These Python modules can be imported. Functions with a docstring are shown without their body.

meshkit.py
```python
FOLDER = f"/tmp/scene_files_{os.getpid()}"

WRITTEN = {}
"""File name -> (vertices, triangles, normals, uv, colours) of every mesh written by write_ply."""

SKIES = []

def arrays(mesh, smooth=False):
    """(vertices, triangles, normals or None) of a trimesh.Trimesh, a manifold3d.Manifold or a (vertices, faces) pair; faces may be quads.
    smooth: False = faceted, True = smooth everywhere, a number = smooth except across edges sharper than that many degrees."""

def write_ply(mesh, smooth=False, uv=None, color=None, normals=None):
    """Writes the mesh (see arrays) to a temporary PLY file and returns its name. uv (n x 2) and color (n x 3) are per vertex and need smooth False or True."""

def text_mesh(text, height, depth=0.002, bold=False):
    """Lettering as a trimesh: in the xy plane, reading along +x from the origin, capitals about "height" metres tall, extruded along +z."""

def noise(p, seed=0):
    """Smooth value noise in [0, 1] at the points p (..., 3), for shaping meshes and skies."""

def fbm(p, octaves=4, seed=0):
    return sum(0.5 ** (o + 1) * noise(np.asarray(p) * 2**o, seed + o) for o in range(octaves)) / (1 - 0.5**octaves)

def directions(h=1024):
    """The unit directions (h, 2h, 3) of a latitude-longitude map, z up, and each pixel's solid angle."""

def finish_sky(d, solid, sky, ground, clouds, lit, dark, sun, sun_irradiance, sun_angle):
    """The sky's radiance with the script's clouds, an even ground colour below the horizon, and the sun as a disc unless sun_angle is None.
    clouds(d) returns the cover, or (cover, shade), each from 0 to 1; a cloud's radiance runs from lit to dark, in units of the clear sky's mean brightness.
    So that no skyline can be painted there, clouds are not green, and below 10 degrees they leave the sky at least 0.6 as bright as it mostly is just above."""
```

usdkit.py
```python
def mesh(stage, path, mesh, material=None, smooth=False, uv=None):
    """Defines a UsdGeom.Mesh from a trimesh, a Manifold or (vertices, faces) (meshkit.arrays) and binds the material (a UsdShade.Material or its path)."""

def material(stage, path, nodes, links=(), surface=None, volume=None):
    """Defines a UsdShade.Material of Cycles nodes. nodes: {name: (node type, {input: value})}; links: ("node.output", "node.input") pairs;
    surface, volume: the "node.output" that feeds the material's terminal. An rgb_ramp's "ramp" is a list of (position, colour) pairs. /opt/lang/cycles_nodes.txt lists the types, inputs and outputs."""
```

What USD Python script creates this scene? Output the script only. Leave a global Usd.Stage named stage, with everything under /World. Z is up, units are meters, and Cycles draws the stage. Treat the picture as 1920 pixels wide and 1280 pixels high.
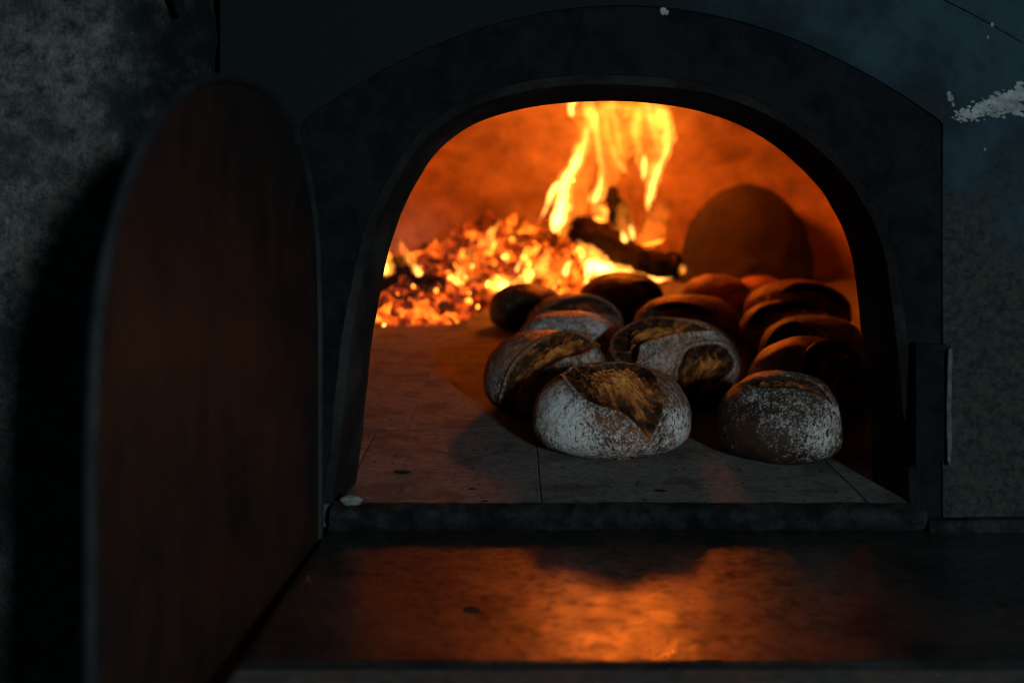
import math, random, numpy as np, trimesh, usdkit, meshkit
from shapely.geometry import Polygon, box as sbox
from pxr import Usd, UsdGeom, UsdLux, UsdShade, Gf, Sdf, Vt

rng = np.random.default_rng(7)
random.seed(7)
stage = Usd.Stage.CreateInMemory()
UsdGeom.SetStageUpAxis(stage, 'Z')
UsdGeom.SetStageMetersPerUnit(stage, 1.0)
UsdGeom.Xform.Define(stage, '/World')
UsdGeom.Scope.Define(stage, '/World/Looks')

# ---------------------------------------------------------------- camera, light, exposure
# lengths: U = one unit (a pixel of the photograph at the oven's front), DD = distance from camera to the oven's front
U = 0.00076
FP = 2300.0
DD = FP * U
CZ = 1.45
cam = UsdGeom.Camera.Define(stage, '/World/camera')
cam.CreateHorizontalApertureAttr(36.0)
cam.CreateVerticalApertureAttr(24.0)
cam.CreateFocalLengthAttr(36.0 * FP / 1920)
cam.CreateVerticalApertureOffsetAttr(-345 / 1920 * 36.0)
cam.CreateClippingRangeAttr(Gf.Vec2f(0.05, 100))
cam.CreateFStopAttr(2.6)
cam.CreateFocusDistanceAttr(1.13 * DD)
cam.CreateExposureAttr(0.0)
cx = UsdGeom.Xformable(cam)
cx.AddTranslateOp().Set(Gf.Vec3d(0, 0, CZ))
cx.AddRotateXOp().Set(90.0)

KEY = 285.0         # cool window light, front right of the camera
FIRE = 1.0         # strength of everything that burns


def aim(light, pos, target):
    pos, target = Gf.Vec3d(*pos), Gf.Vec3d(*target)
    m = Gf.Matrix4d().SetLookAt(pos, target, Gf.Vec3d(0, 0, 1)).GetInverse()
    UsdGeom.Xformable(light).AddTransformOp().Set(m)


key = UsdLux.RectLight.Define(stage, '/World/window_light')
key.CreateWidthAttr(0.22)
key.CreateHeightAttr(0.3)
key.CreateIntensityAttr(KEY)
key.CreateColorAttr(Gf.Vec3f(0.76, 0.95, 1.0))
aim(key, (1.14, -1.95, CZ + 0.42), (0.1, DD, CZ - 0.3))
fillm = usdkit.material(stage, '/World/Looks/room_gloom', {'b': ('background_shader', {'color': (0.35, 0.75, 1.0), 'strength': 0.013})}, surface='b.background')
dome = UsdLux.DomeLight.Define(stage, '/World/room_glow')
dome.CreateIntensityAttr(1.0)
UsdShade.MaterialBindingAPI.Apply(dome.GetPrim()).Bind(fillm)


# ---------------------------------------------------------------- helpers
def W(X, d, z):
    """units -> metres: X to the right, d in camera distances, z above the camera's height"""
    return np.array([X * U, d * DD, CZ + z * U])


def at(px, py, d):
    return W((px - 960) * d, d, -(py - 295) * d)


used = {}


def numbered(parent, name):
    k = (str(parent), name)
    n = used.get(k, 0)
    used[k] = n + 1
    return f'{parent}/{name}' + (f'_{n:03d}' if n else '')


def tag(prim, label=None, cat=None, group=None, kind=None):
    for k, v in (('label', label), ('category', cat), ('group', group), ('kind', kind)):
        if v:
            prim.SetCustomDataByKey(k, v)
    return prim


def thing(name, label=None, cat=None, group=None, kind=None, loc=(0, 0, 0)):
    x = UsdGeom.Xform.Define(stage, numbered('/World', name))
    x.AddTranslateOp().Set(Gf.Vec3d(*map(float, loc)))
    x.loc = loc
    tag(x.GetPrim(), label, cat, group, kind)
    ORIGIN[x.GetPath()] = np.array(loc, float)
    return x


ORIGIN = {}


def origin(path):
    o = np.zeros(3)
    for p in Sdf.Path(str(path)).GetPrefixes():
        o = o + ORIGIN.get(p, 0)
    return o


def part(parent, name, mesh, mat, smooth=False, attrs=None, normals=None):
    """mesh in world metres; stored relative to its thing"""
    base = '/World' if parent is None else str(parent.GetPath())
    v, f, n = meshkit.arrays(mesh, smooth)
    v = v - origin(base)
    path = numbered(base, name)
    m = usdkit.mesh(stage, path, (v, f), mat)
    if normals is not None:
        n = normals
    if n is not None:
        m.CreateNormalsAttr(Vt.Vec3fArray.FromNumpy(np.asarray(n, np.float32)))
        m.SetNormalsInterpolation('vertex')
    for k, a in (attrs or {}).items():
        UsdGeom.PrimvarsAPI(m).CreatePrimvar(k, Sdf.ValueTypeNames.FloatArray, 'vertex').Set(Vt.FloatArray.FromNumpy(np.asarray(a, np.float32)))
    return m


def box(X0, X1, d0, d1, z0, z1):
    a, b = W(X0, d0, z0), W(X1, d1, z1)
    m = trimesh.creation.box(np.abs(b - a))
    m.apply_translation((a + b) / 2)
    return m


def extrude(poly, d0, d1):
    """polygon in (X, z) units, made solid from depth d0 to d1"""
    out = []
    for g in getattr(poly, 'geoms', [poly]):
        m = trimesh.creation.extrude_polygon(g, 1.0, engine='earcut')
        v = m.vertices
        out.append(trimesh.Trimesh(np.stack([v[:, 0] * U, (d0 + v[:, 2] * (d1 - d0)) * DD, CZ + v[:, 1] * U], 1), m.faces[:, ::-1], process=False))
    return trimesh.util.concatenate(out)


def catmull(p, n):
    p = np.asarray(p, float)
    q = np.vstack([2 * p[0] - p[1], p, 2 * p[-1] - p[-2]])
    t = np.linspace(0, len(p) - 1, n)
    i = np.minimum(t.astype(int), len(p) - 2)
    u = (t - i)[:, None]
    a, b, c, d = q[i], q[i + 1], q[i + 2], q[i + 3]
    return 0.5 * (2 * b + (c - a) * u + (2 * a - 5 * b + 4 * c - d) * u**2 + (3 * b - a - 3 * c + d) * u**3)


def loft(rings, closed_u=True, caps=True):
    rings = np.asarray(rings)
    n, k, _ = rings.shape
    v = rings.reshape(-1, 3)
    f = []
    for i in range(n - 1):
        for j in range(k if closed_u else k - 1):
            a, b = i * k + j, i * k + (j + 1) % k
            f += [[a, b, b + k], [a, b + k, a + k]]
    if caps:
        v = np.vstack([v, rings[0].mean(0), rings[-1].mean(0)])
        for j in range(k):
            f += [[n * k, (j + 1) % k, j], [n * k + 1, (n - 1) * k + j, (n - 1) * k + (j + 1) % k]]
    m = trimesh.Trimesh(v, f, process=False)
    if caps:
        m.fix_normals()
    return m


def tube(path, r, k=12, side=(1, 0, 0), flat=1.0):
    path = np.asarray(path, float)
    r = np.broadcast_to(r, len(path))
    t = np.gradient(path, axis=0)
    t /= np.linalg.norm(t, axis=1, keepdims=True)
    rings = []
    for p, d, q in zip(path, t, r):
        s = np.array(side, float) - d * np.dot(side, d)
        s /= np.linalg.norm(s)
        b = np.cross(d, s)
        a = np.linspace(0, 2 * np.pi, k, endpoint=False)[:, None]
        rings.append(p + q * (np.cos(a) * s + flat * np.sin(a) * b))
    return loft(rings)


def lump(size, seed, sub=2, rough=0.35, squash=(1, 1, 1)):
    m = trimesh.creation.icosphere(sub)
    v = np.array(m.vertices)
    n = meshkit.fbm(v * 1.3 + seed * 7.3, 3, seed)
    v = v * (1 + rough * 2 * (n - 0.5))[:, None] * np.array(squash) * size
    return v, np.array(m.faces)


def rotz(a):
    return np.array([[math.cos(a), -math.sin(a), 0], [math.sin(a), math.cos(a), 0], [0, 0, 1]])


def rot_any(r):
    return trimesh.transformations.random_rotation_matrix(r.random(3))[:3, :3]


MAT = lambda name, nodes, links=(), surface='p.BSDF', volume=None: usdkit.material(stage, f'/World/Looks/{name}', nodes, links, surface, volume)


def stone(name, c0, c1, scale, rough=0.8, bump=0.4, dist=0.004, c2=None, scale2=None, ramp=(0.35, 0.65), stretch=(1, 1, 1), metallic=0.0, fine=6.0, spec=0.5, rough2=None):
    """two-tone mottled surface with fine relief"""
    nodes = {
        'g': ('geometry', {}),
        'mp': ('mapping', {'scale': stretch}),
        'n': ('noise_texture', {'scale': scale, 'detail': 8.0, 'roughness': 0.62}),
        'r': ('rgb_ramp', {'ramp': [(0, c0), (ramp[0], c0), (ramp[1], c1), (1, c1)]}),
        'n2': ('noise_texture', {'scale': scale * fine, 'detail': 6.0, 'roughness': 0.7}),
        'b': ('bump', {'strength': bump, 'distance': dist}),
        'rr': ('map_range', {'from_min': 0.3, 'from_max': 0.7, 'to_min': rough, 'to_max': rough2 if rough2 is not None else rough, 'clamp': True}),
        'p': ('principled_bsdf', {'metallic': metallic, 'specular_ior_level': spec}),
    }
    links = [('g.position', 'mp.vector'), ('mp.vector', 'n.vector'), ('mp.vector', 'n2.vector'), ('n.fac', 'r.fac'), ('n2.fac', 'b.height'), ('n.fac', 'rr.value'), ('rr.result', 'p.roughness'), ('b.normal', 'p.normal')]
    if c2 is not None:
        nodes['n3'] = ('noise_texture', {'scale': scale2, 'detail': 5.0, 'roughness': 0.6})
        nodes['m3'] = ('map_range', {'from_min': 0.5, 'from_max': 0.62, 'clamp': True})
        nodes['mx'] = ('mix_color', {'b': c2})
        links += [('g.position', 'n3.vector'), ('n3.fac', 'm3.value'), ('m3.result', 'mx.fac'), ('r.color', 'mx.a'), ('mx.result', 'p.base_color')]
    else:
        links += [('r.color', 'p.base_color')]
    return MAT(name, nodes, links)


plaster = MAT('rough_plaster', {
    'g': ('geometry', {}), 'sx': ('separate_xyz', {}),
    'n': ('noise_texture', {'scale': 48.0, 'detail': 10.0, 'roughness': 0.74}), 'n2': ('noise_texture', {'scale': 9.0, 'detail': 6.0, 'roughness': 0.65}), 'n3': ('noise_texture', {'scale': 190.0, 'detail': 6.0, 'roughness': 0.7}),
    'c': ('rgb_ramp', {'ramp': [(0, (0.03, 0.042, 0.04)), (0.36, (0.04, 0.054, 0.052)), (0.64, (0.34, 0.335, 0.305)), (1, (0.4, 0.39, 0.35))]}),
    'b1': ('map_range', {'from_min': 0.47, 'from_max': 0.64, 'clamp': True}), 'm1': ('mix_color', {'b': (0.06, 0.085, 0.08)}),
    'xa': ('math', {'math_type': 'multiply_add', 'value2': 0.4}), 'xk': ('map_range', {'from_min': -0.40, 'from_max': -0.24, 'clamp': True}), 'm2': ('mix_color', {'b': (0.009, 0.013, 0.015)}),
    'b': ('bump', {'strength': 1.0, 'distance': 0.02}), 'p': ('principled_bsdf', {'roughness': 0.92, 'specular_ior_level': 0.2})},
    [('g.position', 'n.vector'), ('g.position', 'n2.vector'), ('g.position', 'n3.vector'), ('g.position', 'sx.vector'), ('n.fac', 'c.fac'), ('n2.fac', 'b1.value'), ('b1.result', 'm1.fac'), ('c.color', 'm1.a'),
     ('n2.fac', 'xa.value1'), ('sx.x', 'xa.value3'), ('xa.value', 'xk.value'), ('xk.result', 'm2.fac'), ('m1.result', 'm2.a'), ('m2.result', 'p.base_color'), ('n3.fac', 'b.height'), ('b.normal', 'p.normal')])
# the wall round the mouth: blue-black paint above, worn off to grey-brown plaster lower down
blue_paint = MAT('worn_blue_paint', {
    'g': ('geometry', {}), 'sx': ('separate_xyz', {}),
    'n': ('noise_texture', {'scale': 9.0, 'detail': 8.0, 'roughness': 0.65}), 'nf': ('noise_texture', {'scale': 110.0, 'detail': 9.0, 'roughness': 0.72}),
    'z': ('math', {'math_type': 'multiply_add', 'value2': 2.2}), 'zn': ('math', {'math_type': 'multiply_add', 'value2': 1.6, 'value3': -2.2 * (CZ - 90 * U) - 0.8}),
    'k': ('map_range', {'from_min': -0.16, 'from_max': 0.16, 'clamp': True}),
    'pa': ('rgb_ramp', {'ramp': [(0, (0.012, 0.022, 0.030)), (0.4, (0.014, 0.028, 0.038)), (0.62, (0.028, 0.056, 0.074)), (1, (0.04, 0.07, 0.09))]}),
    'pl': ('rgb_ramp', {'ramp': [(0, (0.008, 0.012, 0.012)), (0.38, (0.014, 0.02, 0.02)), (0.66, (0.055, 0.056, 0.05)), (1, (0.10, 0.095, 0.082))]}),
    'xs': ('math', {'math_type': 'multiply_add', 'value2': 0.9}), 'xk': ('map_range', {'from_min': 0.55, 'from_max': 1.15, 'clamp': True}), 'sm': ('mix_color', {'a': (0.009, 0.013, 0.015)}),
    'mx': ('mix_color', {}), 'b': ('bump', {'strength': 0.8, 'distance': 0.01}), 'p': ('principled_bsdf', {'roughness': 0.85, 'specular_ior_level': 0.15})},
    [('g.position', 'n.vector'), ('g.position', 'nf.vector'), ('g.position', 'sx.vector'), ('n.fac', 'zn.value1'), ('sx.z', 'z.value1'), ('zn.value', 'z.value3'), ('z.value', 'k.value'),
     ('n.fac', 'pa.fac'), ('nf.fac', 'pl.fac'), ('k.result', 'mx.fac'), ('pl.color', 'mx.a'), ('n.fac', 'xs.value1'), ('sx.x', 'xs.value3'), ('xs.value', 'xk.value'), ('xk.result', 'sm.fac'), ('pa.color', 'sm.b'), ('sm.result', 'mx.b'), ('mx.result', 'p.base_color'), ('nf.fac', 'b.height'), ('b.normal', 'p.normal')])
soot_iron = stone('soot_black_iron', (0.004, 0.0055, 0.007), (0.010, 0.013, 0.016), 34, 0.85, 0.9, 0.006, (0.012, 0.012, 0.012), 6.0, spec=0.08)
soot_brick = stone('sooty_brick', (0.008, 0.007, 0.007), (0.022, 0.019, 0.017), 18, 0.85, 0.6, 0.006, spec=0.15)
vault_m = stone('fired_vault', (0.30, 0.17, 0.09), (0.54, 0.335, 0.20), 7.5, 0.9, 0.7, 0.012, (0.22, 0.12, 0.065), 2.6)
tile_ms = [stone(f'hearth_tile_{n}', a, b, 85, 0.8, 0.5, 0.003, (0.07, 0.065, 0.06), 11.0 + i, fine=5) for i, (n, a, b) in enumerate((('grey', (0.09, 0.086, 0.082), (0.20, 0.19, 0.18)), ('warm', (0.10, 0.09, 0.083), (0.21, 0.192, 0.178)), ('dark', (0.08, 0.077, 0.075), (0.185, 0.178, 0.17))))]
joint_m = stone('joint_grit', (0.03, 0.03, 0.03), (0.07, 0.065, 0.06), 60, 0.9, 0.4)
shelf_m = MAT('worn_slate', {
    'g': ('geometry', {}), 'n': ('noise_texture', {'scale': 9.0, 'detail': 7.0, 'roughness': 0.65}), 'n2': ('noise_texture', {'scale': 75.0, 'detail': 5.0, 'roughness': 0.65}), 'n3': ('noise_texture', {'scale': 60.0, 'detail': 5.0, 'roughness': 0.6, 'distortion': 0.6}),
    'c': ('rgb_ramp', {'ramp': [(0, (0.012, 0.013, 0.014)), (0.4, (0.014, 0.015, 0.016)), (0.65, (0.034, 0.033, 0.032)), (1, (0.045, 0.043, 0.042))]}),
    'ro': ('map_range', {'from_min': 0.35, 'from_max': 0.65, 'to_min': 0.22, 'to_max': 0.44, 'clamp': True}),
    'sp': ('map_range', {'from_min': 0.40, 'from_max': 0.54, 'to_min': 0.05, 'to_max': 0.42, 'clamp': True}),
    'b': ('bump', {'strength': 0.35, 'distance': 0.003}), 'p': ('principled_bsdf', {})},
    [('g.position', 'n.vector'), ('g.position', 'n2.vector'), ('g.position', 'n3.vector'), ('n.fac', 'c.fac'), ('n.fac', 'ro.value'), ('n3.fac', 'sp.value'), ('n2.fac', 'b.height'),
     ('c.color', 'p.base_color'), ('ro.result', 'p.roughness'), ('sp.result', 'p.specular_ior_level'), ('b.normal', 'p.normal')])
lip_m = stone('hearth_lip_stone', (0.008, 0.009, 0.010), (0.045, 0.046, 0.047), 45, 0.9, 1.0, 0.010, (0.006, 0.007, 0.008), 14.0, spec=0.15)
rust_m = stone('rusted_door_iron', (0.005, 0.004, 0.004), (0.026, 0.0115, 0.0075), 13, 0.6, 0.6, 0.004, (0.009, 0.007, 0.007), 5.0, stretch=(1.4, 1.4, 0.75), spec=0.25)
iron_m = stone('dark_iron', (0.008, 0.010, 0.012), (0.018, 0.021, 0.024), 25, 0.6, 0.3, 0.002, spec=0.15)
grey_m = stone('pale_grey_edge', (0.04, 0.05, 0.05), (0.11, 0.118, 0.115), 60, 0.9, 0.7, 0.004)
ring_m = stone('soot_ring', (0.008, 0.008, 0.009), (0.016, 0.015, 0.015), 18, 0.85, 0.6, 0.006, (0.03, 0.029, 0.028), 7.0, spec=0.1)
lime_m = stone('white_lime', (0.12, 0.135, 0.135), (0.32, 0.34, 0.33), 60, 0.9, 0.7, 0.004)
pale_m = stone('pale_mortar', (0.09, 0.088, 0.082), (0.23, 0.22, 0.205), 50, 0.9, 0.7, 0.004)
slab_m = stone('dark_slab', (0.016, 0.010, 0.008), (0.045, 0.027, 0.019), 5, 0.9, 0.5, 0.01)
char_m = MAT('charred_wood', {
    'g': ('geometry', {}), 'n': ('noise_texture', {'scale': 18.0, 'detail': 7.0, 'roughness': 0.65}),
    'r': ('rgb_ramp', {'ramp': [(0, (0, 0, 0)), (0.66, (0, 0, 0)), (0.74, (0.5, 0.05, 0.004)), (0.86, (3.0, 0.7, 0.06))]}),
    'v': ('voronoi_texture', {'scale': 45.0}), 'b': ('bump', {'strength': 0.8, 'distance': 0.01}),
    'p': ('principled_bsdf', {'base_color': (0.014, 0.008, 0.006), 'roughness': 0.9, 'specular_ior_level': 0.2, 'emission_strength': FIRE})},
    [('g.position', 'n.vector'), ('g.position', 'v.vector'), ('n.fac', 'r.fac'), ('r.color', 'p.emission_color'), ('v.distance', 'b.height'), ('b.normal', 'p.normal')])


def ember_mat(name, lo):
    return MAT(name, {
        'g': ('geometry', {}), 'n': ('noise_texture', {'scale': 22.0, 'detail': 8.0, 'roughness': 0.75}),
        'h': ('attribute', {'attribute': 'glow'}),
        'm': ('math', {'math_type': 'multiply_add', 'value2': 1.7, 'value3': -0.85}),
        'a': ('math', {'math_type': 'add'}),
        'r': ('rgb_ramp', {'ramp': [(0, (0, 0, 0)), (0.15, (0.02, 0.001, 0)), (0.34, (0.35, 0.022, 0.001)), (0.55, (1.3, 0.14, 0.006)), (0.78, (3.0, 0.5, 0.03)), (0.92, (6, 1.6, 0.14)), (1, (10, 4, 0.6))]}),
        'p': ('principled_bsdf', {'base_color': (0.05, 0.035, 0.03), 'roughness': 0.9, 'emission_strength': lo * FIRE})},
        [('g.position', 'n.vector'), ('n.fac', 'm.value1'), ('m.value', 'a.value1'), ('h.fac', 'a.value2'), ('a.value', 'r.fac'), ('r.color', 'p.emission_color')])


ember_m = ember_mat('glowing_embers', 0.8)
# burning gas: light in the air of the flame itself, hotter towards its middle
def flame_mat(name, color, k, ragged=False):
    if ragged:
        return usdkit.material(stage, f'/World/Looks/{name}', {'g': ('geometry', {}), 'mp': ('mapping', {'scale': (1.0, 1.0, 0.35)}), 'n': ('noise_texture', {'scale': 26.0, 'detail': 3.0, 'roughness': 0.6, 'distortion': 1.6}),
            'r': ('map_range', {'from_min': 0.40, 'from_max': 0.66, 'to_min': 0.25 * k * FIRE, 'to_max': 2.3 * k * FIRE, 'clamp': True}),
            'v': ('principled_volume', {'density': 0.0, 'emission_color': color})}, [('g.position', 'mp.vector'), ('mp.vector', 'n.vector'), ('n.fac', 'r.value'), ('r.result', 'v.emission_strength')], volume='v.volume')
    return usdkit.material(stage, f'/World/Looks/{name}', {'v': ('principled_volume', {'density': 0.0, 'emission_color': color, 'emission_strength': k * FIRE})}, volume='v.volume')


flame_outer = flame_mat('flame_veil', (1.0, 0.24, 0.018), 8.5, True)
flame_edge = flame_mat('flame_sheet', (1.0, 0.28, 0.03), 55.0, True)
flame_roll = flame_mat('flame_rolling', (1.0, 0.17, 0.010), 950.0)
flame_inner = flame_mat('flame_heart', (1.0, 0.40, 0.07), 185.0)
flame_wisp = flame_mat('flame_wisp', (1.0, 0.31, 0.03), 46.0)


# ---------------------------------------------------------------- the oven front
def arch_px(pts, d):
    return np.array([[(x - 960) * d, -(y - 295) * d] for x, y in pts])


HEARTH = -650.0
SHELF = -695.0
MOUTH = arch_px([(668, 905), (680, 800), (690, 700), (703, 600), (720, 500), (750, 400), (800, 305), (850, 256), (900, 226), (1000, 198), (1130, 188), (1250, 195), (1350, 218), (1430, 255), (1500, 312), (1550, 368), (1588, 440), (1605, 520), (1614, 600), (1625, 700), (1640, 905)], 1.068)
MOUTH = catmull(MOUTH, 121)
for _ in range(14):
    MOUTH[1:-1] = MOUTH[1:-1] * 0.5 + 0.25 * (MOUTH[:-2] + MOUTH[2:])
MOUTH[:, 0] += 1.2 * (meshkit.fbm(np.c_[MOUTH * 0.02, np.zeros(121)], 3, 5) - 0.5) * 4
cen = np.array([200.0, -420.0])
tang = np.gradient(MOUTH, axis=0)
nrm = np.stack([-tang[:, 1], tang[:, 0]], 1)
nrm /= np.linalg.norm(nrm, axis=1, keepdims=True)
FRONT = MOUTH + nrm * 42.0                       # wider front edge of the splayed reveal
FRONT[0, 1] = FRONT[-1, 1] = HEARTH
wob = (meshkit.fbm(np.c_[FRONT * 0.015, np.zeros(121)], 3, 9) - 0.5)[:, None] * 8
FRONT = FRONT + nrm * wob
down = lambda a: Polygon(np.vstack([a, [a[-1, 0], -720], [a[0, 0], -720]]))

oven = thing('bread_oven', 'dark masonry oven with a sooty arched mouth open onto fire and loaves', 'oven')
s_arc = lambda X: 65 + 218 * (1 - ((X - 205) / 600.0) ** 2)
Xs = np.linspace(-395, 805, 49)
surround = Polygon([(-395, -720)] + [(x, s_arc(x)) for x in Xs] + [(805, -720)])
hole = down(FRONT)
part(oven, 'surround_panel', extrude(surround.buffer(-0.4).difference(hole.buffer(1.0)), 1.000, 1.03), soot_iron, 20)
part(oven, 'masonry_core', extrude(sbox(-1800, -720, 2400, 1200).difference(hole.buffer(2.0)), 1.033, 1.070), soot_brick)
rings = []
for k in range(121):
    f_, m_ = FRONT[k], MOUTH[k]
    rings.append([W(f_[0], 0.9995, f_[1]), W(f_[0] * 0.6 + m_[0] * 0.4, 1.006, f_[1] * 0.6 + m_[1] * 0.4), W(m_[0] * 0.93 + f_[0] * 0.07, 1.055, m_[1] * 0.93 + f_[1] * 0.07), W(m_[0], 1.064, m_[1]), W(m_[0], 1.070, m_[1]), W(f_[0], 1.074, f_[1])])
part(oven, 'mouth_ring', loft(rings), ring_m, 35)

# curved raised band round the surround, then the plaster wall
band_out = lambda X: 205 + 235 * (1 - ((X - 205) / 760.0) ** 2)
Xb = np.linspace(-545, 955, 61)
band = Polygon([(-545, -720)] + [(x, band_out(x)) for x in Xb] + [(955, -720)])


def relief_wall(poly, d0, depth, res, amp, scale, seed, mat, name, parent, lumps=0.0):
    """a wall face with real unevenness: a fine grid clipped to the polygon, pushed in and out, with its edge returned backwards"""
    x0, z0, x1, z1 = poly.bounds
    import shapely
    nx, nz = int((x1 - x0) / res), int((z1 - z0) / res)
    gx, gz = np.meshgrid(np.linspace(x0, x1, nx), np.linspace(z0, z1, nz))
    p = np.c_[gx.ravel(), gz.ravel()]
    inside = shapely.contains_xy(poly, p[:, 0], p[:, 1])
    edge = shapely.distance(shapely.points(p), poly.boundary)
    q = np.c_[p / scale, np.zeros(len(p))]
    h = (meshkit.fbm(q, 5, seed) - 0.5) * 2 * amp + lumps * np.maximum(0, meshkit.fbm(q * 3.1, 3, seed + 3) - 0.55) * 4
    h = h - amp * 0.8 * np.exp(-edge / (res * 1.3))
    v = np.stack([p[:, 0] * U, d0 * DD - h * U, CZ + p[:, 1] * U], 1)
    b_ = poly.boundary
    out_ = np.nonzero(~inside & (edge < res * 2.2))[0]
    for i in out_:                               # neighbours just outside move onto the outline
        q_ = b_.interpolate(b_.project(shapely.Point(p[i])))
        v[i, 0], v[i, 2] = q_.x * U, CZ + q_.y * U
    idx = np.arange(nx * nz).reshape(nz, nx)
    a, b, c, d = idx[:-1, :-1].ravel(), idx[:-1, 1:].ravel(), idx[1:, 1:].ravel(), idx[1:, :-1].ravel()
    keep = inside[a] | inside[b] | inside[c] | inside[d]
    f = np.vstack([np.c_[a, b, c], np.c_[a, c, d]])[np.r_[keep, keep]]
    m = trimesh.Trimesh(v, f, process=False)
    m.remove_unreferenced_vertices()
    # skirt: the cut edge runs back into the wall
    e = m.edges
    es = np.sort(e, 1)
    key_ = es[:, 0] * (len(m.vertices) + 1) + es[:, 1]
    u, first, cnt = np.unique(key_, return_index=True, return_counts=True)
    be = e[first[cnt == 1]]
    n = len(m.vertices)
    back = np.array(m.vertices)
    back[:, 1] = (d0 + depth) * DD
    sk = np.vstack([np.c_[be[:, 1], be[:, 0], be[:, 0] + n], np.c_[be[:, 1], be[:, 0] + n, be[:, 1] + n]])
    m2 = trimesh.Trimesh(np.vstack([m.vertices, back]), np.vstack([m.faces, sk]), process=False)
    m2.remove_unreferenced_vertices()
    return part(parent, name, m2, mat, 45)


wall = thing('plaster_wall', kind='structure')
outer = sbox(-1350, -1150, 1500, 560)
painted = band.union(sbox(800, -1150, 1500, 205)).union(sbox(-546, 0, 420, 560)).difference(surround.buffer(0.5))
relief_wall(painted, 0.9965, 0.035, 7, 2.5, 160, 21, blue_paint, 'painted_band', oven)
rest = outer.difference(painted.union(surround).buffer(2)).difference(sbox(-545, -1160, 955, -715))
rag = [(-520 + 40 * (meshkit.fbm(np.array([[z / 150, 0, 0]]), 4, 3)[0] - 0.5) * 3 - 0.12 * max(0, z + 100), z) for z in np.linspace(-1150, 560, 90)]
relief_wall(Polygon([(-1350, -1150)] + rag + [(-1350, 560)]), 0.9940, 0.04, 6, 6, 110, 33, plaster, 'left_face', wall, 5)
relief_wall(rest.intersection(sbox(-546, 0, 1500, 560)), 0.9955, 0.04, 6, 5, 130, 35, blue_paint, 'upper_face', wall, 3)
relief_wall(Polygon([(772, -694), (1500, -694), (1500, -664), (1100, -668), (772, -672)]), 0.985, 0.02, 4, 4, 60, 39, lip_m, 'ledge', wall, 4)
part(wall, 'wall_core', extrude(outer.difference(sbox(-560, -1160, 970, 470)), 1.03, 1.06), soot_brick)

# lime streak and chips left by old plaster on the painted band
cs = []
r2 = np.random.default_rng(3)
for i in range(420):
    t = r2.random()
    px = 1795 + 125 * t + r2.normal(0, 5)
    py = 218 - 34 * t + r2.normal(0, 5 + 9 * t)
    v, f = lump(r2.uniform(1.2, 4.6) * U * (0.6 + 0.8 * t), 100 + i, 1, 0.5, (1.3, 0.18, 0.75))
    cs.append(trimesh.Trimesh(v + at(px, py, 0.9955), f, process=False))
part(oven, 'lime_streak', trimesh.util.concatenate(cs), lime_m, True)
for px, py, s in ((1782, 184, 7), (1779, 176, 5), (1787, 196, 4), (1243, 20, 8), (1250, 24, 5), (1860, 47, 4), (1852, 70, 3), (1846, 280, 3)):
    v, f = lump(s * U, px, 1, 0.5, (0.8, 0.35, 1.1))
    dd = 0.9955 if px > 1300 else 0.9990
    part(oven, 'lime_chip', trimesh.Trimesh(v + at(px, py, dd), f, process=False), lime_m, True)

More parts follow.
